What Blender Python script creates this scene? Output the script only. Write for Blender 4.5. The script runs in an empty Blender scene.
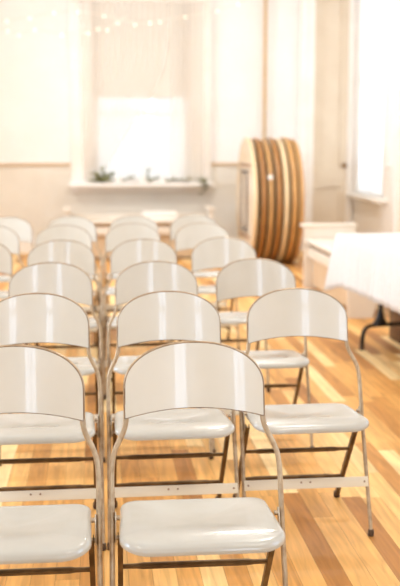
import bpy, bmesh, math, random
from mathutils import Vector, Matrix
random.seed(7)
SC = bpy.context.scene
COL = SC.collection
PI = math.pi

# ------------------------------------------------------------------ helpers
def lin(c):
    c /= 255.0
    return c / 12.92 if c <= 0.04045 else ((c + 0.055) / 1.055) ** 2.4

def rgb(r, g, b):
    return (lin(r), lin(g), lin(b), 1.0)

def obj(name, bm, mat, parent=None, smooth=True, loc=None):
    me = bpy.data.meshes.new(name)
    bmesh.ops.recalc_face_normals(bm, faces=bm.faces[:])
    if smooth:
        for f in bm.faces:
            f.smooth = True
        for e in bm.edges:
            if len(e.link_faces) == 2 and e.calc_face_angle(0) > math.radians(38):
                e.smooth = False
    bm.to_mesh(me)
    bm.free()
    me.materials.append(mat)
    o = bpy.data.objects.new(name, me)
    COL.objects.link(o)
    if parent is not None:
        o.parent = parent
    if loc is not None:
        o.location = loc
    return o

def tag(o, label, cat, group=None, kind=None):
    o['label'] = label
    o['category'] = cat
    if group:
        o['group'] = group
    if kind:
        o['kind'] = kind
    return o

def thing(name, label, cat, loc=(0, 0, 0), rotz=0.0, group=None):
    o = bpy.data.objects.new(name, None)
    o.empty_display_size = 0.1
    COL.objects.link(o)
    o.location = loc
    o.rotation_euler = (0, 0, rotz)
    return tag(o, label, cat, group)

def struct(name, bm, mat, parent=None, smooth=False):
    o = obj(name, bm, mat, parent, smooth)
    o['kind'] = 'structure'
    return o

def add_box(bm, x0, x1, y0, y1, z0, z1, bev=0.0, seg=2, mtx=None):
    vs = [bm.verts.new((x, y, z)) for x in (x0, x1) for y in (y0, y1) for z in (z0, z1)]
    q = [(0, 1, 3, 2), (4, 6, 7, 5), (0, 4, 5, 1), (2, 3, 7, 6), (0, 2, 6, 4), (1, 5, 7, 3)]
    fs = [bm.faces.new([vs[i] for i in f]) for f in q]
    if bev > 0:
        es = list({e for f in fs for e in f.edges})
        r = bmesh.ops.bevel(bm, geom=es, offset=bev, segments=seg, profile=0.5, affect='EDGES')
        vs = list({v for f in r['faces'] for v in f.verts} | {v for v in vs if v.is_valid})
    if mtx is not None:
        for v in vs:
            v.co = mtx @ v.co
    return vs

def box(*a, **k):
    bm = bmesh.new()
    add_box(bm, *a, **k)
    return bm

def add_tube(bm, pts, r, n=10, caps=True, closed=False, sx=1.0):
    """sweep a circle of radius r (or list of radii) along pts"""
    pts = [Vector(p) for p in pts]
    N = len(pts)
    rad = r if isinstance(r, (list, tuple)) else [r] * N
    rings = []
    t0 = (pts[1] - pts[0]).normalized()
    ref = Vector((0, 0, 1)) if abs(t0.z) < 0.9 else Vector((1, 0, 0))
    nrm = (ref - t0 * ref.dot(t0)).normalized()
    for i, p in enumerate(pts):
        if closed:
            t = (pts[(i + 1) % N] - pts[i - 1]).normalized()
        elif i == 0:
            t = t0
        elif i == N - 1:
            t = (pts[-1] - pts[-2]).normalized()
        else:
            t = ((pts[i + 1] - p).normalized() + (p - pts[i - 1]).normalized()).normalized()
        nrm = (nrm - t * nrm.dot(t)).normalized()
        b = t.cross(nrm)
        rings.append([bm.verts.new(p + (nrm * math.cos(2 * PI * k / n) * sx + b * math.sin(2 * PI * k / n)) * rad[i]) for k in range(n)])
    M = N if closed else N - 1
    for i in range(M):
        a, c = rings[i], rings[(i + 1) % N]
        for k in range(n):
            bm.faces.new((a[k], a[(k + 1) % n], c[(k + 1) % n], c[k]))
    if caps and not closed:
        bm.faces.new(rings[0][::-1])
        bm.faces.new(rings[-1])

def tube(*a, **k):
    bm = bmesh.new()
    add_tube(bm, *a, **k)
    return bm

def smooth_path(pts, rounds=3):
    """Chaikin corner cutting, end points kept"""
    pts = [Vector(p) for p in pts]
    for _ in range(rounds):
        out = [pts[0]]
        for a, b in zip(pts, pts[1:]):
            out += [a.lerp(b, 0.25), a.lerp(b, 0.75)]
        out.append(pts[-1])
        pts = out
    return pts

def add_lathe(bm, prof, n=24, mtx=None):
    """revolve (r, z) profile about z"""
    rings = []
    for r, z in prof:
        if r < 1e-6:
            v = bm.verts.new((0, 0, z))
            rings.append([v])
        else:
            rings.append([bm.verts.new((r * math.cos(2 * PI * k / n), r * math.sin(2 * PI * k / n), z)) for k in range(n)])
    for a, b in zip(rings, rings[1:]):
        for k in range(n):
            k2 = (k + 1) % n
            if len(a) == 1 and len(b) == 1:
                continue
            if len(a) == 1:
                bm.faces.new((a[0], b[k], b[k2]))
            elif len(b) == 1:
                bm.faces.new((a[k], a[k2], b[0]))
            else:
                bm.faces.new((a[k], a[k2], b[k2], b[k]))
    if mtx is not None:
        for ring in rings:
            for v in ring:
                v.co = mtx @ v.co

def lathe(*a, **k):
    bm = bmesh.new()
    add_lathe(bm, *a, **k)
    return bm

def add_prism(bm, outline, axis, a, b):
    """extrude a 2-D outline along axis from a to b"""
    def mk(p, t):
        if axis == 'x':
            return (t, p[0], p[1])
        if axis == 'y':
            return (p[0], t, p[1])
        return (p[0], p[1], t)
    A = [bm.verts.new(mk(p, a)) for p in outline]
    B = [bm.verts.new(mk(p, b)) for p in outline]
    bm.faces.new(A)
    bm.faces.new(B[::-1])
    n = len(outline)
    for i in range(n):
        bm.faces.new((A[i], B[i], B[(i + 1) % n], A[(i + 1) % n]))

def prism(*a):
    bm = bmesh.new()
    add_prism(bm, *a)
    return bm

# ------------------------------------------------------------------ materials
def new_mat(name):
    m = bpy.data.materials.new(name)
    m.use_nodes = True
    nt = m.node_tree
    b = nt.nodes['Principled BSDF']
    return m, nt, b

def noise_mat(name, c1, c2, scale=8.0, rough=0.5, metal=0.0, bump=0.0, coat=0.0, lo=0.35, hi=0.65, spec=0.5, stretch=(1, 1, 1), detail=4):
    m, nt, b = new_mat(name)
    tc = nt.nodes.new('ShaderNodeTexCoord')
    mp = nt.nodes.new('ShaderNodeMapping')
    mp.inputs['Scale'].default_value = stretch
    nt.links.new(tc.outputs['Object'], mp.inputs['Vector'])
    nz = nt.nodes.new('ShaderNodeTexNoise')
    nz.inputs['Scale'].default_value = scale
    nz.inputs['Detail'].default_value = detail
    nt.links.new(mp.outputs[0], nz.inputs['Vector'])
    cr = nt.nodes.new('ShaderNodeValToRGB')
    cr.color_ramp.elements[0].position = lo
    cr.color_ramp.elements[0].color = c1
    cr.color_ramp.elements[1].position = hi
    cr.color_ramp.elements[1].color = c2
    nt.links.new(nz.outputs['Fac'], cr.inputs['Fac'])
    nt.links.new(cr.outputs['Color'], b.inputs['Base Color'])
    b.inputs['Roughness'].default_value = rough
    b.inputs['Metallic'].default_value = metal
    b.inputs['Coat Weight'].default_value = coat
    b.inputs['Specular IOR Level'].default_value = spec
    if bump > 0:
        bp = nt.nodes.new('ShaderNodeBump')
        bp.inputs['Strength'].default_value = bump
        bp.inputs['Distance'].default_value = 0.002
        nt.links.new(nz.outputs['Fac'], bp.inputs['Height'])
        nt.links.new(bp.outputs[0], b.inputs['Normal'])
    return m

def floor_material():
    m, nt, b = new_mat('hardwood_strip_floor')
    N, L = nt.nodes, nt.links
    def math_n(op, a, bb=None):
        n = N.new('ShaderNodeMath')
        n.operation = op
        for i, v in enumerate((a, bb)):
            if v is None:
                continue
            if isinstance(v, (int, float)):
                n.inputs[i].default_value = v
            else:
                L.new(v, n.inputs[i])
        return n.outputs[0]
    geo = N.new('ShaderNodeNewGeometry')
    sep = N.new('ShaderNodeSeparateXYZ')
    L.new(geo.outputs['Position'], sep.inputs[0])
    PW, PL = 0.072, 0.82
    xs = math_n('DIVIDE', sep.outputs['X'], PW)
    row = math_n('FLOOR', xs)
    wn = N.new('ShaderNodeTexWhiteNoise')
    wn.noise_dimensions = '1D'
    L.new(row, wn.inputs['W'])
    ys = math_n('ADD', math_n('DIVIDE', sep.outputs['Y'], PL), math_n('MULTIPLY', wn.outputs['Value'], 7.3))
    seg = math_n('FLOOR', ys)
    cmb = N.new('ShaderNodeCombineXYZ')
    L.new(row, cmb.inputs[0])
    L.new(seg, cmb.inputs[1])
    wn2 = N.new('ShaderNodeTexWhiteNoise')
    wn2.noise_dimensions = '2D'
    L.new(cmb.outputs[0], wn2.inputs['Vector'])
    ramp = N.new('ShaderNodeValToRGB')
    r = ramp.color_ramp
    stops = [(0.0, FLOOR_C[0]), (0.14, FLOOR_C[1]), (0.42, FLOOR_C[2]), (0.72, FLOOR_C[3]), (1.0, FLOOR_C[4])]
    r.elements[0].position, r.elements[0].color = stops[0]
    r.elements[1].position, r.elements[1].color = stops[-1]
    for p, c in stops[1:-1]:
        e = r.elements.new(p)
        e.color = c
    L.new(wn2.outputs['Value'], ramp.inputs['Fac'])
    # grain, long along the planks, shifted per plank
    cv = N.new('ShaderNodeCombineXYZ')
    L.new(math_n('MULTIPLY', sep.outputs['X'], 34.0), cv.inputs[0])
    L.new(math_n('ADD', math_n('MULTIPLY', sep.outputs['Y'], 2.6), math_n('MULTIPLY', wn2.outputs['Value'], 60.0)), cv.inputs[1])
    L.new(math_n('MULTIPLY', wn2.outputs['Value'], 31.0), cv.inputs[2])
    nz = N.new('ShaderNodeTexNoise')
    nz.inputs['Scale'].default_value = 1.0
    nz.inputs['Detail'].default_value = 5
    nz.inputs['Distortion'].default_value = 1.2
    L.new(cv.outputs[0], nz.inputs['Vector'])
    gr = N.new('ShaderNodeMapRange')
    gr.inputs['From Min'].default_value = 0.3
    gr.inputs['From Max'].default_value = 0.7
    gr.inputs['To Min'].default_value = 0.74
    gr.inputs['To Max'].default_value = 1.14
    L.new(nz.outputs['Fac'], gr.inputs['Value'])
    # seams between strips
    fx = math_n('FRACT', xs)
    ex = math_n('MINIMUM', fx, math_n('SUBTRACT', 1.0, fx))
    fy = math_n('FRACT', ys)
    ey = math_n('MULTIPLY', math_n('MINIMUM', fy, math_n('SUBTRACT', 1.0, fy)), PL / PW)
    seam = math_n('GREATER_THAN', math_n('MINIMUM', ex, ey), 0.012)
    seamf = math_n('ADD', math_n('MULTIPLY', seam, 0.45), 0.55)
    tot = math_n('MULTIPLY', gr.outputs[0], seamf)
    mx = N.new('ShaderNodeMix')
    mx.data_type = 'RGBA'
    mx.blend_type = 'MULTIPLY'
    mx.inputs[0].default_value = 1.0
    L.new(ramp.outputs['Color'], mx.inputs[6])
    cc = N.new('ShaderNodeCombineColor')
    for i in range(3):
        L.new(tot, cc.inputs[i])
    L.new(cc.outputs[0], mx.inputs[7])
    L.new(mx.outputs[2], b.inputs['Base Color'])
    b.inputs['Roughness'].default_value = 0.46
    b.inputs['Specular IOR Level'].default_value = 0.22
    b.inputs['Coat Weight'].default_value = 0.02
    b.inputs['Coat Roughness'].default_value = 0.22
    return m

FLOOR_C = [rgb(170, 112, 54), rgb(206, 147, 78), rgb(226, 169, 96), rgb(238, 186, 114), rgb(250, 218, 158)]
M = {}
M['floor'] = floor_material()
M['wall'] = noise_mat('warm_white_wall_paint', rgb(243, 240, 236), rgb(246, 243, 240), 3, 0.7)
M['wainscot'] = noise_mat('beige_wainscot_paint', rgb(226, 219, 205), rgb(231, 225, 212), 3, 0.6)
M['rail'] = noise_mat('tan_chair_rail', rgb(208, 180, 142), rgb(216, 190, 154), 9, 0.5, stretch=(1, 8, 8))
M['pole'] = noise_mat('golden_varnished_wood_strip', rgb(196, 160, 104), rgb(212, 180, 124), 10, 0.4, stretch=(12, 12, 1))
M['trim'] = noise_mat('white_gloss_trim_paint', rgb(246, 240, 231), rgb(250, 245, 238), 4, 0.35)
M['door'] = noise_mat('cream_door_paint', rgb(224, 208, 184), rgb(229, 214, 191), 4, 0.45)
M['ceiling'] = noise_mat('ceiling_paint', rgb(244, 239, 230), rgb(248, 243, 235), 2, 0.8)
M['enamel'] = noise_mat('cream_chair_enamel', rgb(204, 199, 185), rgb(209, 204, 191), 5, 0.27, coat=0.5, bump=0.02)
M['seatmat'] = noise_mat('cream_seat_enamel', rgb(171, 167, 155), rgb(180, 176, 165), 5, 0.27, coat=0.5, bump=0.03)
M['tube'] = noise_mat('worn_beige_metal_tube', rgb(148, 124, 94), rgb(178, 156, 126), 40, 0.32, metal=0.45, lo=0.3, hi=0.6)
M['seam_shade'] = noise_mat('dark_seam_shade', rgb(92, 68, 44), rgb(128, 100, 70), 30, 0.5, metal=0.3)  # brown stands for the shade in the groove round the backrest panel
M['bronze'] = noise_mat('dark_bronze_leg_metal', rgb(82, 62, 36), rgb(120, 94, 60), 18, 0.42, metal=0.5)
M['stretcher'] = noise_mat('scuffed_cream_bar', rgb(164, 136, 100), rgb(226, 217, 196), 22, 0.4, lo=0.24, hi=0.36)
M['rubber'] = noise_mat('dark_rubber', rgb(74, 56, 40), rgb(92, 72, 54), 12, 0.7)
M['steel'] = noise_mat('hinge_steel', rgb(150, 132, 110), rgb(196, 180, 156), 20, 0.35, metal=0.8)
M['rust'] = noise_mat('rusty_screw', rgb(128, 98, 68), rgb(156, 126, 94), 30, 0.6, metal=0.3)
M['cloth'] = noise_mat('white_tablecloth', rgb(212, 207, 199), rgb(217, 213, 206), 60, 0.85, bump=0.05)
M['pew'] = noise_mat('cream_white_bench_paint', rgb(226, 215, 198), rgb(231, 221, 206), 5, 0.4)
M['pewin'] = noise_mat('tan_bench_panel_paint', rgb(200, 172, 136), rgb(208, 182, 148), 5, 0.5)
M['black'] = noise_mat('black_table_leg_metal', rgb(30, 24, 20), rgb(42, 34, 28), 14, 0.45, metal=0.4)
M['brownbox'] = noise_mat('dark_brown_wood', rgb(84, 54, 28), rgb(112, 74, 40), 6, 0.5, stretch=(1, 1, 8))
M['ply'] = noise_mat('plywood_table_edge', rgb(180, 130, 72), rgb(208, 164, 104), 7, 0.45, stretch=(14, 1, 1))
M['plydark'] = noise_mat('brown_table_edge', rgb(146, 98, 50), rgb(176, 126, 70), 7, 0.45, stretch=(14, 1, 1))
M['plypale'] = noise_mat('pale_table_edge', rgb(228, 196, 146), rgb(242, 220, 180), 7, 0.45, stretch=(14, 1, 1))
M['tabletop'] = noise_mat('pale_laminate', rgb(226, 204, 168), rgb(238, 220, 190), 4, 0.4)
M['under'] = noise_mat('pale_table_underside', rgb(236, 222, 200), rgb(222, 198, 160), 3, 0.6)
M['grey'] = noise_mat('grey_folded_leg_metal', rgb(92, 82, 84), rgb(122, 110, 108), 12, 0.4, metal=0.6)
M['brass'] = noise_mat('aged_brass_knob', rgb(120, 88, 52), rgb(150, 116, 74), 12, 0.35, metal=0.8)
M['wax'] = noise_mat('white_wax', rgb(248, 243, 234), rgb(250, 246, 240), 10, 0.5)
M['wick'] = noise_mat('wick', rgb(60, 50, 40), rgb(80, 66, 50), 10, 0.8)
M['leaf'] = noise_mat('grey_green_leaf', rgb(104, 106, 58), rgb(152, 150, 96), 14, 0.6)
M['stem'] = noise_mat('brown_stem', rgb(96, 84, 56), rgb(116, 102, 70), 14, 0.7)
M['petal'] = noise_mat('white_petal', rgb(246, 242, 236), rgb(250, 247, 242), 14, 0.7)
M['wire'] = noise_mat('pale_wire', rgb(236, 228, 216), rgb(242, 234, 222), 14, 0.5)

def emis_mat(name, col, s):
    m, nt, b = new_mat(name)
    b.inputs['Base Color'].default_value = col
    b.inputs['Emission Color'].default_value = col
    b.inputs['Emission Strength'].default_value = s
    return m
M['bulb'] = emis_mat('lit_bulb', (1.0, 0.93, 0.8, 1), 2.5)

def glass_mat():
    m = bpy.data.materials.new('window_glass')
    m.use_nodes = True
    nt = m.node_tree
    nt.nodes.clear()
    out = nt.nodes.new('ShaderNodeOutputMaterial')
    mix = nt.nodes.new('ShaderNodeMixShader')
    tr = nt.nodes.new('ShaderNodeBsdfTransparent')
    gl = nt.nodes.new('ShaderNodeBsdfGlossy')
    gl.inputs['Roughness'].default_value = 0.03
    fr = nt.nodes.new('ShaderNodeFresnel')
    fr.inputs['IOR'].default_value = 1.45
    nt.links.new(fr.outputs[0], mix.inputs[0])
    nt.links.new(tr.outputs[0], mix.inputs[1])
    nt.links.new(gl.outputs[0], mix.inputs[2])
    nt.links.new(mix.outputs[0], out.inputs[0])
    return m
M['glass'] = glass_mat()

def sheer_mat(name, col, see=0.25, trans=0.6):
    m = bpy.data.materials.new(name)
    m.use_nodes = True
    nt = m.node_tree
    nt.nodes.clear()
    out = nt.nodes.new('ShaderNodeOutputMaterial')
    d = nt.nodes.new('ShaderNodeBsdfDiffuse')
    t = nt.nodes.new('ShaderNodeBsdfTranslucent')
    p = nt.nodes.new('ShaderNodeBsdfTransparent')
    tc = nt.nodes.new('ShaderNodeTexCoord')
    nz = nt.nodes.new('ShaderNodeTexNoise')
    nz.inputs['Scale'].default_value = 90
    nt.links.new(tc.outputs['Object'], nz.inputs['Vector'])
    cr = nt.nodes.new('ShaderNodeValToRGB')
    cr.color_ramp.elements[0].color = tuple(c * 0.95 for c in col[:3]) + (1,)
    cr.color_ramp.elements[1].color = col
    nt.links.new(nz.outputs['Fac'], cr.inputs['Fac'])
    for n in (d, t):
        nt.links.new(cr.outputs['Color'], n.inputs['Color'])
    m1 = nt.nodes.new('ShaderNodeMixShader')
    m1.inputs[0].default_value = trans
    nt.links.new(d.outputs[0], m1.inputs[1])
    nt.links.new(t.outputs[0], m1.inputs[2])
    m2 = nt.nodes.new('ShaderNodeMixShader')
    m2.inputs[0].default_value = see
    nt.links.new(m1.outputs[0], m2.inputs[1])
    nt.links.new(p.outputs[0], m2.inputs[2])
    nt.links.new(m2.outputs[0], out.inputs[0])
    return m
M['sheer'] = sheer_mat('white_sheer_fabric', rgb(250, 246, 240), 0.5, 0.6)
M['curtain'] = sheer_mat('white_curtain_fabric', rgb(250, 246, 240), 0.3, 0.65)
M['shade'] = sheer_mat('white_roller_blind', rgb(250, 246, 240), 0.0, 0.6)
M['blind'] = sheer_mat('cream_roller_blind', rgb(246, 241, 233), 0.0, 0.6)

# ------------------------------------------------------------------ camera
F_PX, CAM_H, VX, VY = 1000.0, 1.265, 98.0, 147.0
th = math.atan((293 - VY) / F_PX)
ps = math.atan((200 - VX) / math.hypot(F_PX, 293 - VY))
fwd = Vector((math.sin(ps) * math.cos(th), math.cos(ps) * math.cos(th), -math.sin(th)))
rgt = Vector((math.cos(ps), -math.sin(ps), 0))
up = rgt.cross(fwd)
cam = bpy.data.cameras.new('camera')
cam.sensor_fit = 'VERTICAL'
cam.sensor_height = 36.0
cam.lens = 36.0 * F_PX / 586.0
cam.clip_start = 0.05
cam.dof.use_dof = True
cam.dof.focus_distance = 2.62
cam.dof.aperture_fstop = cam.lens / 19.0
co = bpy.data.objects.new('camera', cam)
COL.objects.link(co)
co.matrix_world = Matrix((
    (rgt.x, up.x, -fwd.x, 0), (rgt.y, up.y, -fwd.y, 0), (rgt.z, up.z, -fwd.z, CAM_H), (0, 0, 0, 1)))
SC.camera = co

# ------------------------------------------------------------------ room shell
XL, XR, YF, YB, HC = -3.6, 3.15, -3.0, 12.2, 4.3
T = 0.28          # wall thickness
RAIL = 1.045      # height of the chair rail

struct('floor', box(XL - T, XR + T, YF - T, YB + T, -0.12, 0.0), M['floor'])
struct('ceiling', box(XL - T, XR + T, YF - T, YB + T, HC, HC + 0.1), M['ceiling'])

def wall_boxes(bm, fixed0, fixed1, axis, a0, a1, z0, z1, holes):
    """wall slab between z0 and z1 with rectangular holes (b0, b1, zb, zt)"""
    cuts = sorted({a0, a1} | {h[0] for h in holes} | {h[1] for h in holes})
    for s, e in zip(cuts, cuts[1:]):
        mid = (s + e) / 2
        spans = [(z0, z1)]
        for h in holes:
            if h[0] < mid < h[1]:
                ns = []
                for (p, q) in spans:
                    if h[2] > p:
                        ns.append((p, min(q, h[2])))
                    if h[3] < q:
                        ns.append((max(p, h[3]), q))
                spans = ns
        for p, q in spans:
            if q - p > 1e-4:
                if axis == 'x':
                    add_box(bm, s, e, fixed0, fixed1, p, q)
                else:
                    add_box(bm, fixed0, fixed1, s, e, p, q)

def build_wall(side, fixed0, fixed1, axis, a0, a1, holes, inner, sign):
    """upper painted wall plus wainscot skin, rail and baseboard on the room side"""
    bm = bmesh.new()
    wall_boxes(bm, fixed0, fixed1, axis, a0, a1, 0, HC, holes)
    struct('wall_' + side, bm, M['wall'])
    # wainscot: a 12 mm board on the room side
    f0, f1 = sorted((inner, inner + sign * 0.012))
    bm = bmesh.new()
    wall_boxes(bm, f0, f1, axis, a0, a1, 0, RAIL, [h for h in holes])
    struct('wainscot_' + side, bm, M['trim'] if side == 'right' else M['wainscot'])  # right side painted lighter to make up for the weak light there
    hs = [h for h in holes if h[2] < RAIL + 0.03]
    f0, f1 = sorted((inner, inner + sign * 0.035))
    bm = bmesh.new()
    wall_boxes(bm, f0, f1, axis, a0, a1, RAIL, RAIL + 0.03, hs)
    struct('trim_rail_' + side, bm, M['trim'] if side == 'right' else M['rail'])
    f0, f1 = sorted((inner + sign * 0.012, inner + sign * 0.03))
    bm = bmesh.new()
    wall_boxes(bm, f0, f1, axis, a0, a1, 0, 0.16, [h for h in holes if h[2] < 0.1])
    struct('baseboard_' + side, bm, M['trim'])

WIN = (-0.06, 1.10, 0.84, 3.35)                 # back window opening x0, x1, z0, z1
DOOR = (2.62, 3.05, 0.0, 3.15)                   # narrow panelled door in the back wall
build_wall('back', YB, YB + T, 'x', XL - T, XR + T, [(-0.33, 1.35, 0.76, 3.6), (2.53, 3.13, 0.0, 3.3)], YB, -1)
RWIN = [(10.85, 12.02, 0.70, 3.4), (4.2, 5.6, 0.9, 3.5), (0.6, 2.0, 0.9, 3.5)]  # only the far window is in view, the others are added for light
RDOOR = (9.25, 10.45, 0.0, 3.1)
build_wall('right', XR, XR + T, 'y', YF, YB, RWIN + [RDOOR], XR, -1)
LWIN = [(8.6, 10.0, 0.9, 3.5), (5.2, 6.6, 0.9, 3.5), (1.8, 3.2, 0.9, 3.5), (-1.4, 0.0, 0.9, 3.5)]  # unseen windows, put in to light the hall from the left
build_wall('left', XL - T, XL, 'y', YF, YB, LWIN, XL, 1)
FWIN = [(-2.0, -1.3, 0.9, 3.6), (0.9, 1.6, 0.9, 3.6)]  # unseen windows behind the camera, put in to light the chair fronts
build_wall('front', YF - T, YF, 'x', XL - T, XR + T, FWIN, YF, 1)

# ------------------------------------------------------------------ windows
win_no = 0
def sash_window(axis, a0, a1, z0, z1, face, sign, casing=0.10, mull=True, sill=0.11, zm=None):
    """casing, sill, sashes and panes in a wall hole; face = room-side plane, sign = into the room"""
    global win_no
    win_no += 1
    def bx(bm, p, q, d0, d1, zz0, zz1, bev=0.0):
        lo, hi = sorted((face + sign * d0, face + sign * d1))
        if axis == 'x':
            add_box(bm, p, q, lo, hi, zz0, zz1, bev)
        else:
            add_box(bm, lo, hi, p, q, zz0, zz1, bev)
    root = bpy.data.objects.new('window_%d' % win_no, None)
    COL.objects.link(root)
    root['kind'] = 'structure'
    bm = bmesh.new()
    bx(bm, a0 - casing, a0, 0.0, 0.03, z0 - 0.02, z1 + casing, 0.006)
    bx(bm, a1, a1 + casing, 0.0, 0.03, z0 - 0.02, z1 + casing, 0.006)
    bx(bm, a0, a1, 0.0, 0.03, z1, z1 + casing, 0.006)
    for p, q in ((a0, a0 + 0.02), (a1 - 0.02, a1)):      # jambs
        bx(bm, p, q, -T + 0.02, 0.0, z0, z1)
    bx(bm, a0 + 0.02, a1 - 0.02, -T + 0.02, 0.0, z1 - 0.02, z1)
    obj('casing', bm, M['trim'], root)
    bm = bmesh.new()
    bx(bm, a0 - casing - 0.03, a1 + casing + 0.03, -0.0, sill, z0 - 0.045, z0, 0.008)
    bx(bm, a0, a1, -T + 0.02, 0.0, z0 - 0.04, z0)
    bx(bm, a0 - casing, a1 + casing, 0.0, 0.025, z0 - 0.11, z0 - 0.046)
    obj('sill', bm, M['trim'], root)
    zm = zm or (z0 + z1) / 2
    for (s0, s1, d) in ((z0 + 0.002, zm + 0.02, -0.08), (zm - 0.02, z1 - 0.022, -0.125)):
        b0, b1 = a0 + 0.022, a1 - 0.022
        bm = bmesh.new()
        w = 0.045
        bx(bm, b0, b0 + w, d - 0.018, d + 0.018, s0, s1)
        bx(bm, b1 - w, b1, d - 0.018, d + 0.018, s0, s1)
        bx(bm, b0 + w, b1 - w, d - 0.018, d + 0.018, s0, s0 + w)
        bx(bm, b0 + w, b1 - w, d - 0.018, d + 0.018, s1 - w, s1)
        if mull:
            mid = (b0 + b1) / 2
            bx(bm, mid - 0.012, mid + 0.012, d - 0.015, d + 0.015, s0 + w, s1 - w)
        sash = obj('sash', bm, M['trim'], root)
        bm = bmesh.new()
        bx(bm, b0 + w, b1 - w, d - 0.003, d + 0.003, s0 + w, s1 - w)
        obj('glass', bm, M['glass'], sash, smooth=False)
    return root

def day_light(loc, rot, sx, sy, power, col=(0.80, 1.02, 1.32)):
    l = bpy.data.lights.new('daylight', 'AREA')
    l.shape = 'RECTANGLE'
    l.size, l.size_y = sx, sy
    l.energy = power
    l.color = col
    o = bpy.data.objects.new('daylight', l)
    COL.objects.link(o)
    o.location = loc
    o.rotation_euler = rot
    return o

P_BACK, P_FRONT = 17.0, 46.0
P_RIGHT, P_LEFT = [60.0, 42.0, 60.0], [138.0, 185.0, 90.0, 40.0]
# back window: deep reveal, wide casing boards fill the hole either side
bm = bmesh.new()
for (p, q, a, b_) in ((-0.33, -0.06, 0.76, 3.6), (1.10, 1.35, 0.76, 3.6), (-0.06, 1.10, 3.35, 3.6), (-0.06, 1.10, 0.76, 0.84)):
    add_box(bm, p, q, YB - 0.03, YB + T - 0.02, a, b_)
struct('trim_window', bm, M['trim'])
sash_window('x', WIN[0], WIN[1], WIN[2], WIN[3], YB - 0.031, -1, casing=0.26, mull=False, sill=0.20, zm=1.66)
day_light(((WIN[0] + WIN[1]) / 2, YB + T + 0.12, 2.1), (-PI / 2, 0, 0), 1.5, 2.9, P_BACK, (0.97, 1.0, 1.05))
for (a0, a1, z0, z1), pw in zip(RWIN, P_RIGHT):
    sash_window('y', a0, a1, z0, z1, XR, -1, casing=0.14)
    day_light((XR + T + 0.12, (a0 + a1) / 2, (z0 + z1) / 2), (0, PI / 2, 0), z1 - z0, a1 - a0, pw)
for (a0, a1, z0, z1), pw in zip(LWIN, P_LEFT):
    sash_window('y', a0, a1, z0, z1, XL, 1, casing=0.14)
    day_light((XL - T - 0.12, (a0 + a1) / 2, (z0 + z1) / 2), (0, -PI / 2, 0), z1 - z0, a1 - a0, pw)
for (a0, a1, z0, z1) in FWIN:
    sash_window('x', a0, a1, z0, z1, YF, 1, casing=0.14)
    day_light(((a0 + a1) / 2, YF - T - 0.12, (z0 + z1) / 2), (PI / 2, 0, 0), a1 - a0, z1 - z0, P_FRONT)

# ------------------------------------------------------------------ doors
def panel_door(name, axis, a0, a1, h, face, sign, rails, knob_side, case_l=0.09, case_r=0.07, knob_z=1.04):
    def bx(bm, p, q, d0, d1, z0, z1, bev=0.0):
        lo, hi = sorted((face + sign * d0, face + sign * d1))
        if axis == 'x':
            add_box(bm, p, q, lo, hi, z0, z1, bev)
        else:
            add_box(bm, lo, hi, p, q, z0, z1, bev)
    root = bpy.data.objects.new(name, None)
    COL.objects.link(root)
    root['kind'] = 'structure'
    bm = bmesh.new()
    bx(bm, a0 - case_l, a0, -0.25, 0.04, 0, h + 0.12, 0.006)
    bx(bm, a1, a1 + case_r, -0.25, 0.04, 0, h + 0.12, 0.006)
    bx(bm, a0, a1, -0.25, 0.04, h, h + 0.12, 0.006)
    obj('door_casing', bm, M['trim'], root)
    bm = bmesh.new()
    st = 0.085
    bx(bm, a0, a0 + st, -0.05, -0.008, 0.005, h)
    bx(bm, a1 - st, a1, -0.05, -0.008, 0.005, h)
    edges = [0.005] + [z for r in rails for z in r] + [h]
    bx(bm, a0 + st, a1 - st, -0.05, -0.008, 0.005, 0.2)
    bx(bm, a0 + st, a1 - st, -0.05, -0.008, h - 0.12, h)
    for r0, r1 in rails:
        bx(bm, a0 + st, a1 - st, -0.05, -0.008, r0, r1)
    bx(bm, a0 + st, a1 - st, -0.048, -0.040, 0.2, h - 0.12)
    obj('door_leaf', bm, M['door'], root)
    kx = a1 - 0.035 if knob_side > 0 else a0 + 0.035
    if axis == 'x':
        mt = Matrix.Translation((kx, face - sign * 0.008, knob_z)) @ Matrix.Rotation(PI / 2, 4, 'X')
        if sign > 0:
            mt = mt @ Matrix.Rotation(PI, 4, 'X')
    else:
        mt = Matrix.Translation((face - sign * 0.008, kx, knob_z)) @ Matrix.Rotation(PI / 2 * sign, 4, 'Y')
    obj('door_knob', lathe([(0, 0), (0.03, 0), (0.03, 0.006), (0.011, 0.01), (0.011, 0.032), (0.024, 0.042), (0.029, 0.055), (0.022, 0.068), (0, 0.072)], 20, mt), M['brass'], root)
    return root
panel_door('door_1', 'x', DOOR[0], DOOR[1], DOOR[3], YB - 0.005, -1, [(0.78, 1.03)], 1)
panel_door('door_2', 'y', 9.40, 10.30, 2.9, XR - 0.005, -1, [(0.72, 0.95)], -1, 0.14, 0.14)

# tall white casing board left of the door, golden strip up the wall
struct('trim_casing', box(2.44, 2.528, YB - 0.06, YB, 0, HC), M['trim'])
struct('trim_strip', box(1.995, 2.03, YB - 0.06, YB - 0.035, 0.165, HC), M['pole'])

# ------------------------------------------------------------------ folding chairs
HW = 0.1678        # half width of the arch, tube centre
LW = 0.205        # half width of the legs, tube centre
def back_y(x, z):
    """y of the back surface: leaning plane bent into a hollow"""
    return 0.212 + (z - 0.60) * 0.20 + 0.034 * (1 - min(1.0, (x / 0.18) ** 2))

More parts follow.
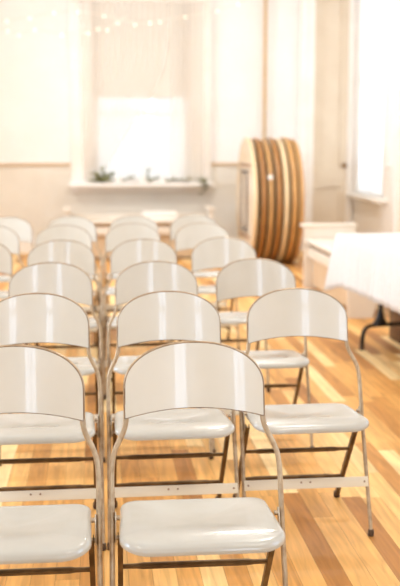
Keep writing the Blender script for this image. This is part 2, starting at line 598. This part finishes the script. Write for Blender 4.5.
def tube_path():
    right = [Vector((LW + 0.003, 0.0, 0.012)), Vector((LW + 0.002, 0.060, 0.17)), Vector((LW, 0.118, 0.33)), Vector((LW, 0.150, 0.42)), Vector((LW, 0.176, 0.495))]
    right += [Vector((LW - 0.006, 0.190, 0.535)), Vector((HW + 0.006, 0.206, 0.580)), Vector((HW, back_y(HW, 0.605), 0.605)), Vector((HW, back_y(HW, 0.64), 0.64))]
    right = smooth_path(right, 2)
    arch = []
    zc, b = 0.683, 0.098
    for k in range(0, 33):
        a = PI * k / 32
        e = 2.2
        x = HW * math.copysign(abs(math.cos(a)) ** (2 / e), math.cos(a))
        z = zc + b * abs(math.sin(a)) ** (2 / e)
        arch.append(Vector((x, back_y(x, z), z)))
    left = [Vector((-p.x, p.y, p.z)) for p in reversed(right)]
    return right + arch + left, arch

def seat_bm():
    # rounded trapezoid outline, front towards -y
    yf, yr, wf, wr = -0.072, 0.282, 0.189, 0.185
    def corner(cx, cy, rx, ry, a0, a1, n=9):
        return [(cx + rx * math.cos(a0 + (a1 - a0) * i / n), cy + ry * math.sin(a0 + (a1 - a0) * i / n)) for i in range(n + 1)]
    rf, rr = 0.070, 0.046
    out = corner(wf - rf, yf + rf, rf, rf, -PI / 2, -0.07)
    out += corner(wr - rr, yr - rr, rr, rr, -0.07, PI / 2)
    out += [(-x, y) for x, y in reversed(out)]
    n = len(out)
    cy = 0.10
    def nrm(i):
        a, c = out[i - 1], out[(i + 1) % n]
        dx, dy = c[0] - a[0], c[1] - a[1]
        l = math.hypot(dx, dy) or 1
        return (dy / l, -dx / l)
    nr = [nrm(i) for i in range(n)]
    def top(x, y):
        t = (y - yf) / (yr - yf)
        z = 0.411 - 0.030 * t
        z -= 0.011 * max(0.0, 1 - (x / 0.15) ** 2) * max(0.0, 1 - ((t - 0.60) / 0.36) ** 2)      # shallow dish
        z -= 0.016 * max(0.0, (0.30 - t) / 0.30) ** 2                                                # rolled front
        return z
    bm = bmesh.new()
    rings = []
    def ring_off(ins, dz):
        pts = []
        for i in range(n):
            x, y = out[i][0] - nr[i][0] * ins, out[i][1] - nr[i][1] * ins
            pts.append(bm.verts.new((x, y, top(x, y) + dz)))
        rings.append(pts)
    def ring_scale(s, ins, dz=0.0):
        pts = []
        for i in range(n):
            x, y = out[i][0] - nr[i][0] * ins, out[i][1] - nr[i][1] * ins
            x, y = x * s, cy + (y - cy) * s
            pts.append(bm.verts.new((x, y, top(x, y) + dz)))
        rings.append(pts)
    for s in (0.08, 0.25, 0.42, 0.58, 0.72, 0.84, 0.93):
        ring_scale(s, 0.016)
    for ins, dz in ((0.016, 0.0), (0.009, -0.0015), (0.004, -0.005), (0.001, -0.010), (0.0, -0.013), (0.0005, -0.0195), (0.004, -0.0205), (0.006, -0.013), (0.02, -0.008)):
        ring_off(ins, dz)
    ring_scale(0.5, 0.02, -0.008)
    for a, b in zip(rings, rings[1:]):
        for i in range(n):
            bm.faces.new((a[i], a[(i + 1) % n], b[(i + 1) % n], b[i]))
    bm.faces.new(rings[0])
    bm.faces.new(rings[-1][::-1])
    return bm

def backrest_bm(arch):
    bm = bmesh.new()
    nx, nz = 28, 12
    zc, b, e = 0.683, 0.098 + 0.0025, 2.2
    W = HW + 0.0025
    def ztop(x):
        return zc + b * max(0.0, 1 - abs(x / W) ** e) ** (1 / e)
    def zbot(x):
        return 0.611 + 0.016 * (1 - (x / W) ** 2)
    def grid(off):
        g = []
        for i in range(nx + 1):
            x = W * math.sin(PI / 2 * (2 * i / nx - 1))
            z0, z1 = zbot(x), ztop(x)
            g.append([bm.verts.new((x, back_y(x, z0 + (z1 - z0) * j / nz) + off, z0 + (z1 - z0) * j / nz)) for j in range(nz + 1)])
        return g
    A, B = grid(-0.0085), grid(-0.0045)
    for i in range(nx):
        for j in range(nz):
            bm.faces.new((A[i][j], A[i + 1][j], A[i + 1][j + 1], A[i][j + 1]))
            bm.faces.new((B[i][j], B[i][j + 1], B[i + 1][j + 1], B[i + 1][j]))
    for i in range(nx):
        bm.faces.new((A[i][0], B[i][0], B[i + 1][0], A[i + 1][0]))
        bm.faces.new((A[i][nz], A[i + 1][nz], B[i + 1][nz], B[i][nz]))
    for j in range(nz):
        bm.faces.new((A[0][j], A[0][j + 1], B[0][j + 1], B[0][j]))
        bm.faces.new((A[nx][j], B[nx][j], B[nx][j + 1], A[nx][j + 1]))
    # closed loop for the dark bead that paints in the seam's shade
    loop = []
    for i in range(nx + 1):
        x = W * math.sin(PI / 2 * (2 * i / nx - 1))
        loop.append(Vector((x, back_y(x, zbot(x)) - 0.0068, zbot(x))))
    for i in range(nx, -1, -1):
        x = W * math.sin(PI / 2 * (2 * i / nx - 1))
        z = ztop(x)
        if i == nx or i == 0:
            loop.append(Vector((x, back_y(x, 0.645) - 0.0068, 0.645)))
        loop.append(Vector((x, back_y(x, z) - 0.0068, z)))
    return bm, loop

def rear_leg_pt(z):
    return 0.122 + 0.262 * (1 - z / 0.345)

def make_chair():
    t = thing('folding_chair', '', 'chair')
    path, arch = tube_path()
    fr = obj('tube_frame', tube(path, 0.0067, 12), M['tube'], t)
    for s in (-1, 1):
        bm = bmesh.new()
        add_lathe(bm, [(0, 0.0), (0.008, 0.0), (0.0100, 0.004), (0.0100, 0.018), (0.0082, 0.023), (0, 0.024)], 14, Matrix.Translation((s * (LW + 0.003), 0.002, 0)))
        obj('foot_cap', bm, M['rubber'], fr)
    bbm, loop = backrest_bm(arch)
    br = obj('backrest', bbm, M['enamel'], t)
    obj('edge_shade_bead', tube(loop, 0.0018, 6, closed=True), M['seam_shade'], br)
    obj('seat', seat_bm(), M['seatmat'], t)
    # flat front stretcher bar
    bm = bmesh.new()
    R = Matrix.Translation((0, 0.056, 0.168)) @ Matrix.Rotation(-0.33, 4, 'X')
    add_box(bm, -LW - 0.002, LW + 0.002, -0.0125, -0.0085, -0.0165, 0.0165, 0.0015, 2, R)
    add_box(bm, -LW + 0.012, LW - 0.012, -0.009, 0.006, -0.0165, -0.0135, 0.001, 2, R)
    sb = obj('front_stretcher', bm, M['stretcher'], t)
    for sx in (-0.194, -0.018, 0.012, 0.194):
        bm = bmesh.new()
        add_lathe(bm, [(0, 0.0), (0.0034, 0.0), (0.003, 0.0015), (0, 0.002)], 10, R @ Matrix.Translation((sx, -0.0125, 0.004 if abs(sx) < 0.1 else 0.0)) @ Matrix.Rotation(PI / 2, 4, 'X'))
        obj('screw', bm, M['rust'], sb)
    # rear legs: channel section with rubber feet
    for s in (-1, 1):
        bm = bmesh.new()
        p0, p1 = Vector((s * 0.186, rear_leg_pt(0.352), 0.352)), Vector((s * 0.186, rear_leg_pt(0.014), 0.014))
        d = (p1 - p0)
        ln = d.length
        ang = math.atan2(d.y, -d.z)
        Mx = Matrix.Translation(p0) @ Matrix.Rotation(ang, 4, 'X')
        add_box(bm, -0.0065, 0.0065, -0.0095, -0.0065, -ln, 0, 0.001, 1, Mx)
        add_box(bm, -0.0065, -0.0040, -0.0065, 0.0095, -ln, 0, 0.0008, 1, Mx)
        add_box(bm, 0.0040, 0.0065, -0.0065, 0.0095, -ln, 0, 0.0008, 1, Mx)
        lg = obj('rear_leg', bm, M['bronze'], t)
        bm = bmesh.new()
        add_lathe(bm, [(0, 0.0), (0.009, 0.0), (0.0118, 0.004), (0.0118, 0.020), (0.009, 0.025), (0, 0.026)], 14, Matrix.Translation((s * 0.186, rear_leg_pt(0.012), 0)))
        obj('foot_cap', bm, M['rubber'], lg)
        # hinge plate and pivot between tube and seat
        bm = bmesh.new()
        R2 = Matrix.Translation((s * (LW - 0.0085), 0.128, 0.368)) @ Matrix.Rotation(-0.34, 4, 'X')
        add_box(bm, -0.0015, 0.0015, -0.010, 0.010, -0.036, 0.036, 0.001, 1, R2)
        for zz in (-0.024, 0.022):
            add_lathe(bm, [(0, -0.006), (0.006, -0.006), (0.006, 0.006), (0, 0.006)], 10, R2 @ Matrix.Translation((-s * 0.004, 0, zz)) @ Matrix.Rotation(PI / 2, 4, 'Y'))
        obj('hinge_plate', bm, M['steel'], t)
    # two rods between the rear legs, the upper flattened and thicker in its middle
    for z, nm in ((0.236, 'rear_crossbar'), (0.106, 'rear_crossbar')):
        y = rear_leg_pt(z)
        xs = [-0.186, -0.158, -0.145, -0.130, 0.130, 0.145, 0.158, 0.186]
        rr = [0.0072, 0.0072, 0.0076, 0.0098, 0.0098, 0.0076, 0.0072, 0.0072]
        obj(nm, tube([(x, y, z) for x in xs], rr, 10, sx=0.85), M['bronze'], t)
    return t

proto = make_chair()

def copy_tree(src):
    c = src.copy()
    COL.objects.link(c)
    for ch in list(src.children):
        k = copy_tree(ch)
        k.parent = c
    return c

ORD = ['first', 'second', 'third', 'fourth', 'fifth', 'sixth']
L_X, M_X, R_X, F_X = -0.205, 0.235, 0.675, -0.640
rows = {
    'L': [(-0.207, 2.150), (-0.201, 3.035), (-0.196, 3.93), (-0.188, 4.95), (-0.210, 5.98), (-0.185, 6.76)],
    'M': [(0.233, 2.156), (0.237, 3.040), (0.244, 3.93), (0.236, 4.97), (0.222, 6.08), (0.250, 6.80)],
    'R': [(0.675, 3.062), (0.677, 3.99), (0.669, 5.03), (0.658, 6.08), (0.685, 6.86)],
    'F': [(-0.614, 5.00), (-0.653, 5.98), (-0.622, 6.76)],
}
colname = {'L': 'left-hand full column of chairs', 'M': 'middle column of chairs', 'R': 'column nearest the white-clothed table',
           'F': 'cropped column at the left edge'}
first = True
rnd = random.Random(3)
for c in 'LMRF':
    for i, (x, y) in enumerate(rows[c]):
        o = proto if first else copy_tree(proto)
        first = False
        o.location = (x - 0.009, y, 0)
        o.rotation_euler = (0, 0, rnd.uniform(-0.012, 0.012))
        n = len(rows[c])
        where = 'front' if i == 0 else ('rearmost, ' + ORD[i] if i == n - 1 else ORD[i])
        o['label'] = 'cream metal folding chair, %s one in the %s' % (where, colname[c])
        o['category'] = 'chair'
        o['group'] = 'cream folding chairs set out in rows'

# ------------------------------------------------------------------ white benches
def make_bench(label, loc, rotz):
    """front towards -y, length along x, origin at the middle of the front on the floor"""
    t = thing('wooden_bench', label, 'bench', loc, rotz, 'white wooden benches')
    L2, D, HA = 0.825, 0.47, 0.585
    for s in (-1, 1):
        # end board with a foot at the front, a cut-out and a rear foot
        out = [(0.0, 0.0), (0.19, 0.0), (0.215, 0.10), (0.26, 0.16), (0.34, 0.16), (0.385, 0.10), (0.40, 0.0), (D, 0.0), (D, HA - 0.03), (0.0, HA - 0.03)]
        bm = bmesh.new()
        x0, x1 = sorted((s * L2, s * (L2 - 0.035)))
        add_prism(bm, out, 'x', x0, x1)
        e = obj('end_panel', bm, M['pew'], t, smooth=False)
        bm = bmesh.new()
        add_box(bm, x0 - 0.022, x1 + 0.022, -0.035, D + 0.005, HA - 0.03, HA, 0.010, 3)
        obj('armrest', bm, M['pew'], e)
    i = L2 - 0.035
    bm = bmesh.new()
    add_box(bm, -i, i, 0.012, D - 0.03, 0.415, 0.445, 0.010, 3)
    obj('seat_board', bm, M['pew'], t)
    bm = bmesh.new()
    add_box(bm, -i, i, 0.035, 0.06, 0.285, 0.372, 0.004, 2)
    obj('apron', bm, M['pew'], t)
    bm = bmesh.new()
    add_box(bm, -i, i, 0.080, 0.098, 0.03, 0.414)
    obj('lower_panel', bm, M['pewin'], t)
    bm = bmesh.new()
    add_box(bm, -i, i, D - 0.03, D, 0.25, HA - 0.09, 0.004, 2)
    obj('back_board', bm, M['pew'], t)
    return t
make_bench('white wooden bench with flat arms, side-on behind the white-clothed table', (1.835, 8.03, 0), -PI / 2)
make_bench('low white wooden bench facing the chairs, under the bright window', (0.46, 11.22, 0), 0.0)

# folded white cloth on the bench under the window
bm = bmesh.new()
for k, (w, d) in enumerate(((0.20, 0.15), (0.195, 0.146), (0.198, 0.148), (0.19, 0.142))):
    add_box(bm, 0.69 - w, 0.69 + w, 11.44 - d, 11.44 + d, 0.446 + 0.022 * k, 0.4675 + 0.022 * k, 0.008, 3)
tag(obj('folded_cloth', bm, M['wax']), 'folded white cloth lying on the bench under the window', 'cloth')

# ------------------------------------------------------------------ folding table with white cloth
TX0, TX1, TY0, TY1, TH = 1.505, 2.245, 4.02, 6.35, 0.704
def table():
    ang = math.radians(4.0)
    cx, cy = 1.99, 5.205
    t = thing('folding_table', 'white folding table with black wishbone legs under the white cloth', 'table', (cx, cy, 0), ang)
    hx, hy = (TX1 - TX0) / 2, (TY1 - TY0) / 2
    bm = bmesh.new()
    add_box(bm, -hx, hx, -hy, hy, TH - 0.045, TH, 0.012, 3)
    obj('tabletop', bm, M['pew'], t)
    for s in (-1, 1):
        y = s * (hy - 0.30)
        bm = bmesh.new()
        add_tube(bm, smooth_path([(-0.295, y, 0.006), (-0.295, y, 0.085), (-0.275, y, 0.145), (-0.215, y, 0.160), (0.215, y, 0.160), (0.275, y, 0.145), (0.295, y, 0.085), (0.295, y, 0.006)], 2), 0.0135, 12)
        for q in (-0.178, 0.178):
            add_tube(bm, [(q, y, 0.158), (q, y, 0.172), (q, y, 0.205), (q, y, 0.26), (q, y, TH - 0.05)], [0.058, 0.045, 0.024, 0.0135, 0.0135], 12)
        lg = obj('leg_frame', bm, M['black'], t)
        for q in (-0.295, 0.295):
            obj('foot_cap', lathe([(0, 0), (0.016, 0), (0.017, 0.004), (0.017, 0.026), (0.014, 0.03), (0, 0.03)], 14, Matrix.Translation((q, y, 0))), M['rubber'], lg)
        bm = bmesh.new()
        add_tube(bm, [(0, y - s * 0.02, TH - 0.055), (0, y - s * 0.36, TH - 0.06)], 0.008, 8)
        add_tube(bm, [(0, y, 0.40), (0, y - s * 0.20, TH - 0.058)], 0.007, 8)
        add_tube(bm, [(-0.178, y, 0.52), (0.178, y, 0.52)], 0.008, 8)
        obj('leg_brace', bm, M['black'], t)
    # the cloth: separate thing
    bm = bmesh.new()
    ex, ey = hx + 0.006, hy + 0.006
    drop, zt = 0.318, TH + 0.004
    rnd2 = random.Random(11)
    per = []
    def side(a, b, n, nx, ny):
        for i in range(n):
            u = i / n
            per.append((a[0] + (b[0] - a[0]) * u, a[1] + (b[1] - a[1]) * u, nx, ny, u))
    nS, nL = 60, 140
    side((-ex, -ey), (ex, -ey), nS, 0, -1)
    side((ex, -ey), (ex, ey), nL, 1, 0)
    side((ex, ey), (-ex, ey), nS, 0, 1)
    side((-ex, ey), (-ex, -ey), nL, -1, 0)
    n = len(per)
    rings = []
    levels = [0.0, 0.02, 0.06, 0.14, 0.26, 0.42, 0.58, 0.74, 0.88, 1.0]
    ph = [rnd2.uniform(0, 6.28) for _ in range(4)]
    for lv in levels:
        ring = []
        for i, (x, y, nx, ny, u) in enumerate(per):
            c = min(u, 1 - u) * (2 * ex if nx == 0 else 2 * ey)         # distance from the corner
            cor = math.exp(-(c / 0.10) ** 2)
            dlen = drop + 0.055 * cor
            # direction near a corner turns outwards diagonally
            sx_ = math.copysign(1, x)
            sy_ = math.copysign(1, y)
            dx = nx * (1 - cor) + sx_ * 0.72 * cor
            dy = ny * (1 - cor) + sy_ * 0.72 * cor
            s_ = c * 1.0 + (5 if nx else 0)
            wav = 0.006 * math.sin(s_ * 46 + ph[0]) + 0.004 * math.sin(s_ * 71 + ph[1]) + 0.004 * math.sin(s_ * 23 + ph[2])
            off = 0.004 + lv ** 0.8 * (0.018 + 0.055 * cor + wav * (0.3 + lv))
            if lv == 0.0:
                off = 0.0
            z = zt - 0.004 - dlen * lv if lv > 0 else zt
            ring.append(bm.verts.new((x + dx * off, y + dy * off, z)))
        rings.append(ring)
    for a, b in zip(rings, rings[1:]):
        for i in range(n):
            bm.faces.new((a[i], a[(i + 1) % n], b[(i + 1) % n], b[i]))
    bm.faces.new(rings[0])
    cl = obj('tablecloth', bm, M['cloth'])
    md = cl.modifiers.new('thickness', 'SOLIDIFY')
    md.thickness = 0.002
    md.offset = 1.0
    cl.location = (cx, cy, 0)
    cl.rotation_euler = (0, 0, ang)
    tag(cl, 'plain white tablecloth draped over the folding table at the right edge', 'tablecloth')
table()

# dark brown wooden box under the table
t = thing('wooden_box', 'dark brown wooden box standing on the floor under the clothed table', 'box', (2.035, 6.32, 0), 0.03)
bm = bmesh.new()
w, d, h, k = 0.11, 0.11, 0.30, 0.014
add_box(bm, -w, w, -d, -d + k, 0.012, h, 0.002)
add_box(bm, -w, w, d - k, d, 0.012, h, 0.002)
add_box(bm, -w, -w + k, -d + k, d - k, 0.012, h, 0.002)
add_box(bm, w - k, w, -d + k, d - k, 0.012, h, 0.002)
add_box(bm, -w, w, -d, d, 0.0, 0.012, 0.002)
obj('box_body', bm, M['brownbox'], t)
bm = bmesh.new()
add_box(bm, -w - 0.006, w + 0.006, -d - 0.006, d + 0.006, h, h + 0.016, 0.004)
obj('lid', bm, M['brownbox'], t)

# ------------------------------------------------------------------ round tables stored on edge
SR, SY = 0.685, 10.93
stack_labels = ['round folding table on edge, leftmost of the stack, pale underside showing',
                'round folding table on edge, directly behind the leftmost pale one',
                'round folding table on edge with a small white bumper on its rim',
                'round folding table on edge, fourth from the left in the stack',
                'round folding table on edge, fifth from the left in the stack',
                'round folding table on edge, second from the right in the stack',
                'round folding table on edge, rightmost of the stack beside the door casing']
edge_m = ['plypale', 'plydark', 'ply', 'plydark', 'plypale', 'ply', 'ply']
SX0, PITCH = 1.605, 0.0805
for i, lab in enumerate(stack_labels):
    x = SX0 + i * PITCH
    rr = SR - (0.0, 0.004, 0.012, 0.003, 0.007, 0.0, 0.010)[i]
    t = thing('round_table', lab, 'table', (x, SY + (0, 0.01, -0.012, 0.006, -0.01, 0.012, -0.004)[i], 0), 0.0, 'round folding tables stored on edge')
    # disc: axis along x, underside towards -x
    mt = Matrix.Translation((0, 0, rr)) @ Matrix.Rotation(PI / 2, 4, 'Y')
    th_ = (0.026, 0.040, 0.030, 0.044, 0.032, 0.046, 0.036)[i]
    obj('tabletop', lathe([(0, 0.0), (rr - 0.02, 0.0), (rr - 0.02, th_), (0, th_)], 72, mt), M['under'] if i == 0 else M['tabletop'], t)
    obj('edge_band', lathe([(rr - 0.02, -0.004), (rr - 0.003, -0.004), (rr, 0.0), (rr, th_ - 0.001), (rr - 0.003, th_ + 0.003), (rr - 0.02, th_ + 0.003), (rr - 0.02, -0.004)], 96, mt), M[edge_m[i]], t)
    # folded leg frames on the underside
    for s in (-1, 1):
        bm = bmesh.new()
        y0 = s * 0.30
        add_tube(bm, smooth_path([(-0.014, y0, rr - 0.33), (-0.016, y0 - s * 0.46, rr - 0.31), (-0.016, y0 - s * 0.50, rr - 0.25), (-0.016, y0 - s * 0.50, rr + 0.25), (-0.016, y0 - s * 0.46, rr + 0.31), (-0.014, y0, rr + 0.33)], 2), 0.010 if s > 0 else 0.008, 10)
        obj('folded_leg', bm, M['grey'], t)
    bm = bmesh.new()
    add_box(bm, -0.012, 0.0, -0.36, 0.36, rr - 0.40, rr - 0.37)
    obj('apron_rail', bm, M['plydark'], t)
    obj('apron_rail', box(-0.012, 0.0, -0.36, 0.36, rr + 0.37, rr + 0.40), M['plydark'], t)
    if i == 2:
        bm = lathe([(0, 0.0), (0.028, 0.0), (0.025, 0.014), (0, 0.018)], 16, Matrix.Translation((0.010, -math.sqrt(rr ** 2 - 0.28 ** 2) + 0.002, rr + 0.28)) @ Matrix.Rotation(PI / 2, 4, 'X'))
        obj('bumper', bm, M['wax'], t)['label'] = 'small white bumper'

# ------------------------------------------------------------------ window dressing
YC = YB - 0.092
def curtain_bm(xl, xr, z0, z1, y, folds, amp, nx=120, nz=40):
    bm = bmesh.new()
    g = []
    for j in range(nz + 1):
        z = z1 + (z0 - z1) * j / nz
        a, b = xl(z), xr(z)
        row = []
        for i in range(nx + 1):
            u = i / nx
            x = a + (b - a) * u
            yy = y + amp * math.sin(u * folds * 2 * PI + 0.6 * math.sin(3.1 * u * PI)) * (0.45 + 0.35 * j / nz)
            row.append(bm.verts.new((x, yy, z)))
        g.append(row)
    for j in range(nz):
        for i in range(nx):
            bm.faces.new((g[j][i], g[j][i + 1], g[j + 1][i + 1], g[j + 1][i]))
    return bm

def interp(tab):
    def f(z):
        if z >= tab[0][0]:
            return tab[0][1]
        for (za, xa), (zb, xb) in zip(tab, tab[1:]):
            if z >= zb:
                u = (za - z) / (za - zb)
                u = u * u * (3 - 2 * u) * 0.3 + u * 0.7
                return xa + (xb - xa) * u
        return tab[-1][1]
    return f
sheer_r = interp([(3.0, 0.87), (2.45, 0.85), (2.2, 0.80), (2.0, 0.71), (1.65, 0.52), (1.32, 0.27), (1.12, 0.15), (0.85, 0.09)])
sheer_l = interp([(3.0, -0.21), (1.2, -0.19), (0.85, -0.18)])
c1 = obj('sheer_curtain', curtain_bm(sheer_l, sheer_r, 0.86, 2.95, YC, 15, 0.016), M['sheer'])
tag(c1, 'white sheer curtain swept to the left across the bright window', 'curtain', 'window curtains')
c2 = obj('curtain', curtain_bm(lambda z: 0.885 - 0.012 * (3 - z), lambda z: 1.27, 0.86, 2.95, YC, 7, 0.022), M['curtain'])
tag(c2, 'straight white curtain hanging down the right side of the window', 'curtain', 'window curtains')
bm = bmesh.new()
add_box(bm, XR - 0.0145, XR - 0.0125, 10.84, 12.03, 0.715, 3.42)
add_box(bm, XR - 0.020, XR - 0.008, 10.84, 12.03, 0.702, 0.718, 0.003)
add_tube(bm, [(XR - 0.026, 10.83, 3.43), (XR - 0.026, 12.04, 3.43)], 0.022, 12)
tag(obj('roller_blind', bm, M['shade']), 'full length white blind drawn over the right wall window', 'blind')
t = thing('curtain_rod', 'thin white curtain rod across the top of the window', 'curtain rod', (0.52, YC, 2.965))
bm = bmesh.new()
add_tube(bm, [(-0.78, 0, 0), (0.78, 0, 0)], 0.012, 12)
obj('rod', bm, M['trim'], t)
for s in (-1, 1):
    obj('finial', lathe([(0, -0.02), (0.014, -0.015), (0.022, 0.0), (0.014, 0.015), (0, 0.02)], 14, Matrix.Translation((s * 0.79, 0, 0))), M['trim'], t)
    obj('bracket', box(s * 0.72 - 0.010, s * 0.72 + 0.010, 0.008, 0.031, -0.012, 0.004, 0.002), M['trim'], t)
bm = bmesh.new()
add_box(bm, -0.035, 1.075, YB - 0.026, YB - 0.022, 1.86, 3.32)
add_box(bm, -0.035, 1.075, YB - 0.030, YB - 0.018, 1.845, 1.865, 0.003)
add_tube(bm, [(-0.04, YB - 0.0, 3.30), (1.08, YB - 0.0, 3.30)], 0.022, 12)
tag(obj('roller_blind', bm, M['blind']), 'cream roller blind drawn over the upper half of the window', 'blind')

# string lights looped along the wall and over the curtain rod
def at(px, py, Y):
    d = fwd * F_PX + rgt * (px - 200) - up * (py - 293)
    s = Y / d.y
    return Vector((0, 0, CAM_H)) + d * s
def string_lights(label, anchors, y):
    t = thing('string_lights', label, 'string lights', (0, 0, 0), 0, 'fairy lights over the window wall')
    pts = [at(px, py, y) for px, py in anchors]
    t.location = pts[0]
    loc = [p - pts[0] for p in pts]
    obj('wire', tube(smooth_path(loc, 2), 0.0035, 6), M['wire'], t)
    for p in loc[1:-1]:
        bm = lathe([(0, -0.014), (0.005, -0.012), (0.0075, -0.006), (0.006, 0.002), (0.003, 0.008), (0, 0.009)], 10, Matrix.Translation(p + Vector((0, -0.012, -0.012))))
        obj('bulb', bm, M['bulb'], t)
string_lights('upper string of small warm fairy lights across the wall and rod', [(-8, 22), (7, 20), (30, 17), (54, 12), (78, 11), (104, 15), (135, 24), (150, 22), (160, 21), (185, 16), (217, 10), (238, 3), (246, 0)], YB - 0.262)
string_lights('lower string of small warm fairy lights left of the window', [(-8, 27), (8, 30), (19, 34), (35, 29), (62, 34), (88, 32), (98, 28), (107, 29), (118, 22), (126, 16)], YB - 0.275)

# greenery, candles and flowers on the sill
SILL = WIN[2]
def add_leaf(bm, p, d, upv, l, w):
    d = d.normalized()
    s = d.cross(upv).normalized()
    nn = s.cross(d)
    vs = []
    for u, ww, hh in ((0, 0.02, 0), (0.25, 0.8, 0.02), (0.55, 1.0, 0.03), (0.82, 0.6, 0.0), (1.0, 0.02, -0.05)):
        c = p + d * l * u + nn * l * hh
        vs.append([bm.verts.new(c - s * w * ww / 2 + nn * w * 0.12 * ww), bm.verts.new(c - nn * w * 0.05), bm.verts.new(c + s * w * ww / 2 + nn * w * 0.12 * ww)])
    for a, b in zip(vs, vs[1:]):
        for k in range(2):
            bm.faces.new((a[k], a[k + 1], b[k + 1], b[k]))

def sprig(label, base, stems, seed, leaf=(0.05, 0.026), per=11):
    rn = random.Random(seed)
    t = thing('greenery_sprig', label, 'greenery', base, 0, 'greenery on the window sill')
    sb, lb = bmesh.new(), bmesh.new()
    for pts in stems:
        P = smooth_path(pts, 2)
        add_tube(sb, P, 0.0035, 6)
        for k in range(per):
            u = (k + 0.5) / per * (len(P) - 1)
            i = min(int(u), len(P) - 2)
            p = P[i].lerp(P[i + 1], u - i)
            tdir = (P[i + 1] - P[i]).normalized()
            for s in (-1, 1):
                a = rn.uniform(0, 2 * PI)
                side_ = Vector((math.cos(a), math.sin(a), rn.uniform(0.0, 0.9)))
                d = tdir * rn.uniform(0.3, 0.9) + side_ * 0.8
                if p.z < 0.02 and d.z < 0.05:
                    d.z = rn.uniform(0.05, 0.5)
                add_leaf(lb, p, d, Vector((0.1, 0.2, 1)), leaf[0] * rn.uniform(0.7, 1.25), leaf[1] * rn.uniform(0.8, 1.2))
    obj('stems', sb, M['stem'], t)
    lo = obj('leaves', lb, M['leaf'], t)
    lo['kind'] = 'stuff'
    md = lo.modifiers.new('thickness', 'SOLIDIFY')
    md.thickness = 0.0015
V = Vector
YS = YB - 0.178
sprig('bushy grey-green leaf cluster at the left end of the window sill', (0.06, YS, SILL + 0.004),
      [[(-0.16, 0, 0.012), (-0.05, 0, 0.03), (0.04, 0, 0.04)], [(-0.02, 0, 0.0), (0.0, 0.01, 0.06), (-0.01, 0.0, 0.15)], [(0.0, 0, 0.0), (0.05, 0.0, 0.06), (0.10, -0.01, 0.08)], [(-0.02, 0, 0.0), (-0.06, 0.0, 0.05), (-0.10, 0.0, 0.09)], [(-0.10, -0.02, 0.01), (0.0, -0.02, 0.02), (0.08, -0.02, 0.02)]], 1, (0.06, 0.032), 12)
sprig('small leafy sprig on the sill right of the left cluster', (0.28, YS, SILL + 0.004), [[(-0.05, 0, 0.01), (0.05, 0, 0.04), (0.14, 0, 0.06)]], 2, (0.045, 0.02), 8)
sprig('small upright leafy sprig near the middle of the sill', (0.60, YS, SILL + 0.004), [[(0, 0, 0.0), (-0.02, 0, 0.06), (0.0, 0, 0.15)], [(0, 0, 0.0), (0.06, 0, 0.04), (0.12, 0, 0.06)]], 3, (0.045, 0.02), 8)
sprig('low leafy garland lying on the right half of the sill', (0.98, YS, SILL + 0.004), [[(-0.18, 0, 0.015), (-0.04, 0, 0.03), (0.07, 0, 0.02), (0.13, 0, 0.03)]], 4, (0.045, 0.02), 14)
sprig('dark leafy sprig trailing over the right end of the sill', (1.235, YB - 0.225, SILL + 0.004), [[(-0.05, 0.07, 0.02), (0.0, 0.0, 0.02), (0.02, -0.03, -0.05), (0.0, -0.03, -0.14)], [(0.0, 0.06, 0.01), (0.04, 0.0, 0.03), (0.05, -0.03, -0.03), (0.06, -0.03, -0.09)]], 5, (0.055, 0.03), 10)
def candle(label, x, y, r, h):
    t = thing('pillar_candle', label, 'candle', (x, y, SILL + 0.001), 0, 'white candles on the window sill')
    b = obj('wax_body', lathe([(0, 0), (r, 0), (r, h - 0.004), (r - 0.004, h), (r * 0.6, h - 0.004), (0, h - 0.006)], 24), M['wax'], t)
    obj('wick', tube([(0, 0, h - 0.008), (0.001, 0, h + 0.004), (0.004, 0, h + 0.012)], 0.0015, 6), M['wick'], t)
candle('short fat white candle beside the left leaf cluster', 0.235, YS - 0.01, 0.042, 0.075)
candle('slim white candle near the middle of the sill', 0.52, YS, 0.030, 0.11)
candle('low white candle just right of the small upright sprig', 0.76, YS, 0.036, 0.06)

# ------------------------------------------------------------------ light
w = bpy.data.worlds.new('daylight_sky')
SC.world = w
w.use_nodes = True
w.node_tree.nodes['Background'].inputs[0].default_value = (1.0, 0.985, 0.95, 1)
w.node_tree.nodes['Background'].inputs[1].default_value = 1.08
# warm fill lights, unseen, added under the ceiling to brighten the hall
for (x, y) in ((-1.8, 1.0), (1.4, 1.0), (-1.8, 5.0), (1.4, 5.0), (-1.8, 9.0), (1.4, 9.0)):
    l = bpy.data.lights.new('ceiling_fill', 'AREA')
    l.shape = 'DISK'
    l.size = 0.6
    l.energy = 60 if y > 8 else 38
    l.color = (1.0, 0.96, 0.9)
    o = bpy.data.objects.new('ceiling_fill', l)
    COL.objects.link(o)
    o.location = (x, y, HC - 0.35)

SC.view_settings.view_transform = 'Standard'
SC.view_settings.look = 'None'
SC.view_settings.gamma = 1.0
SC.view_settings.use_curve_mapping = False
SC.view_settings.exposure = 0.04
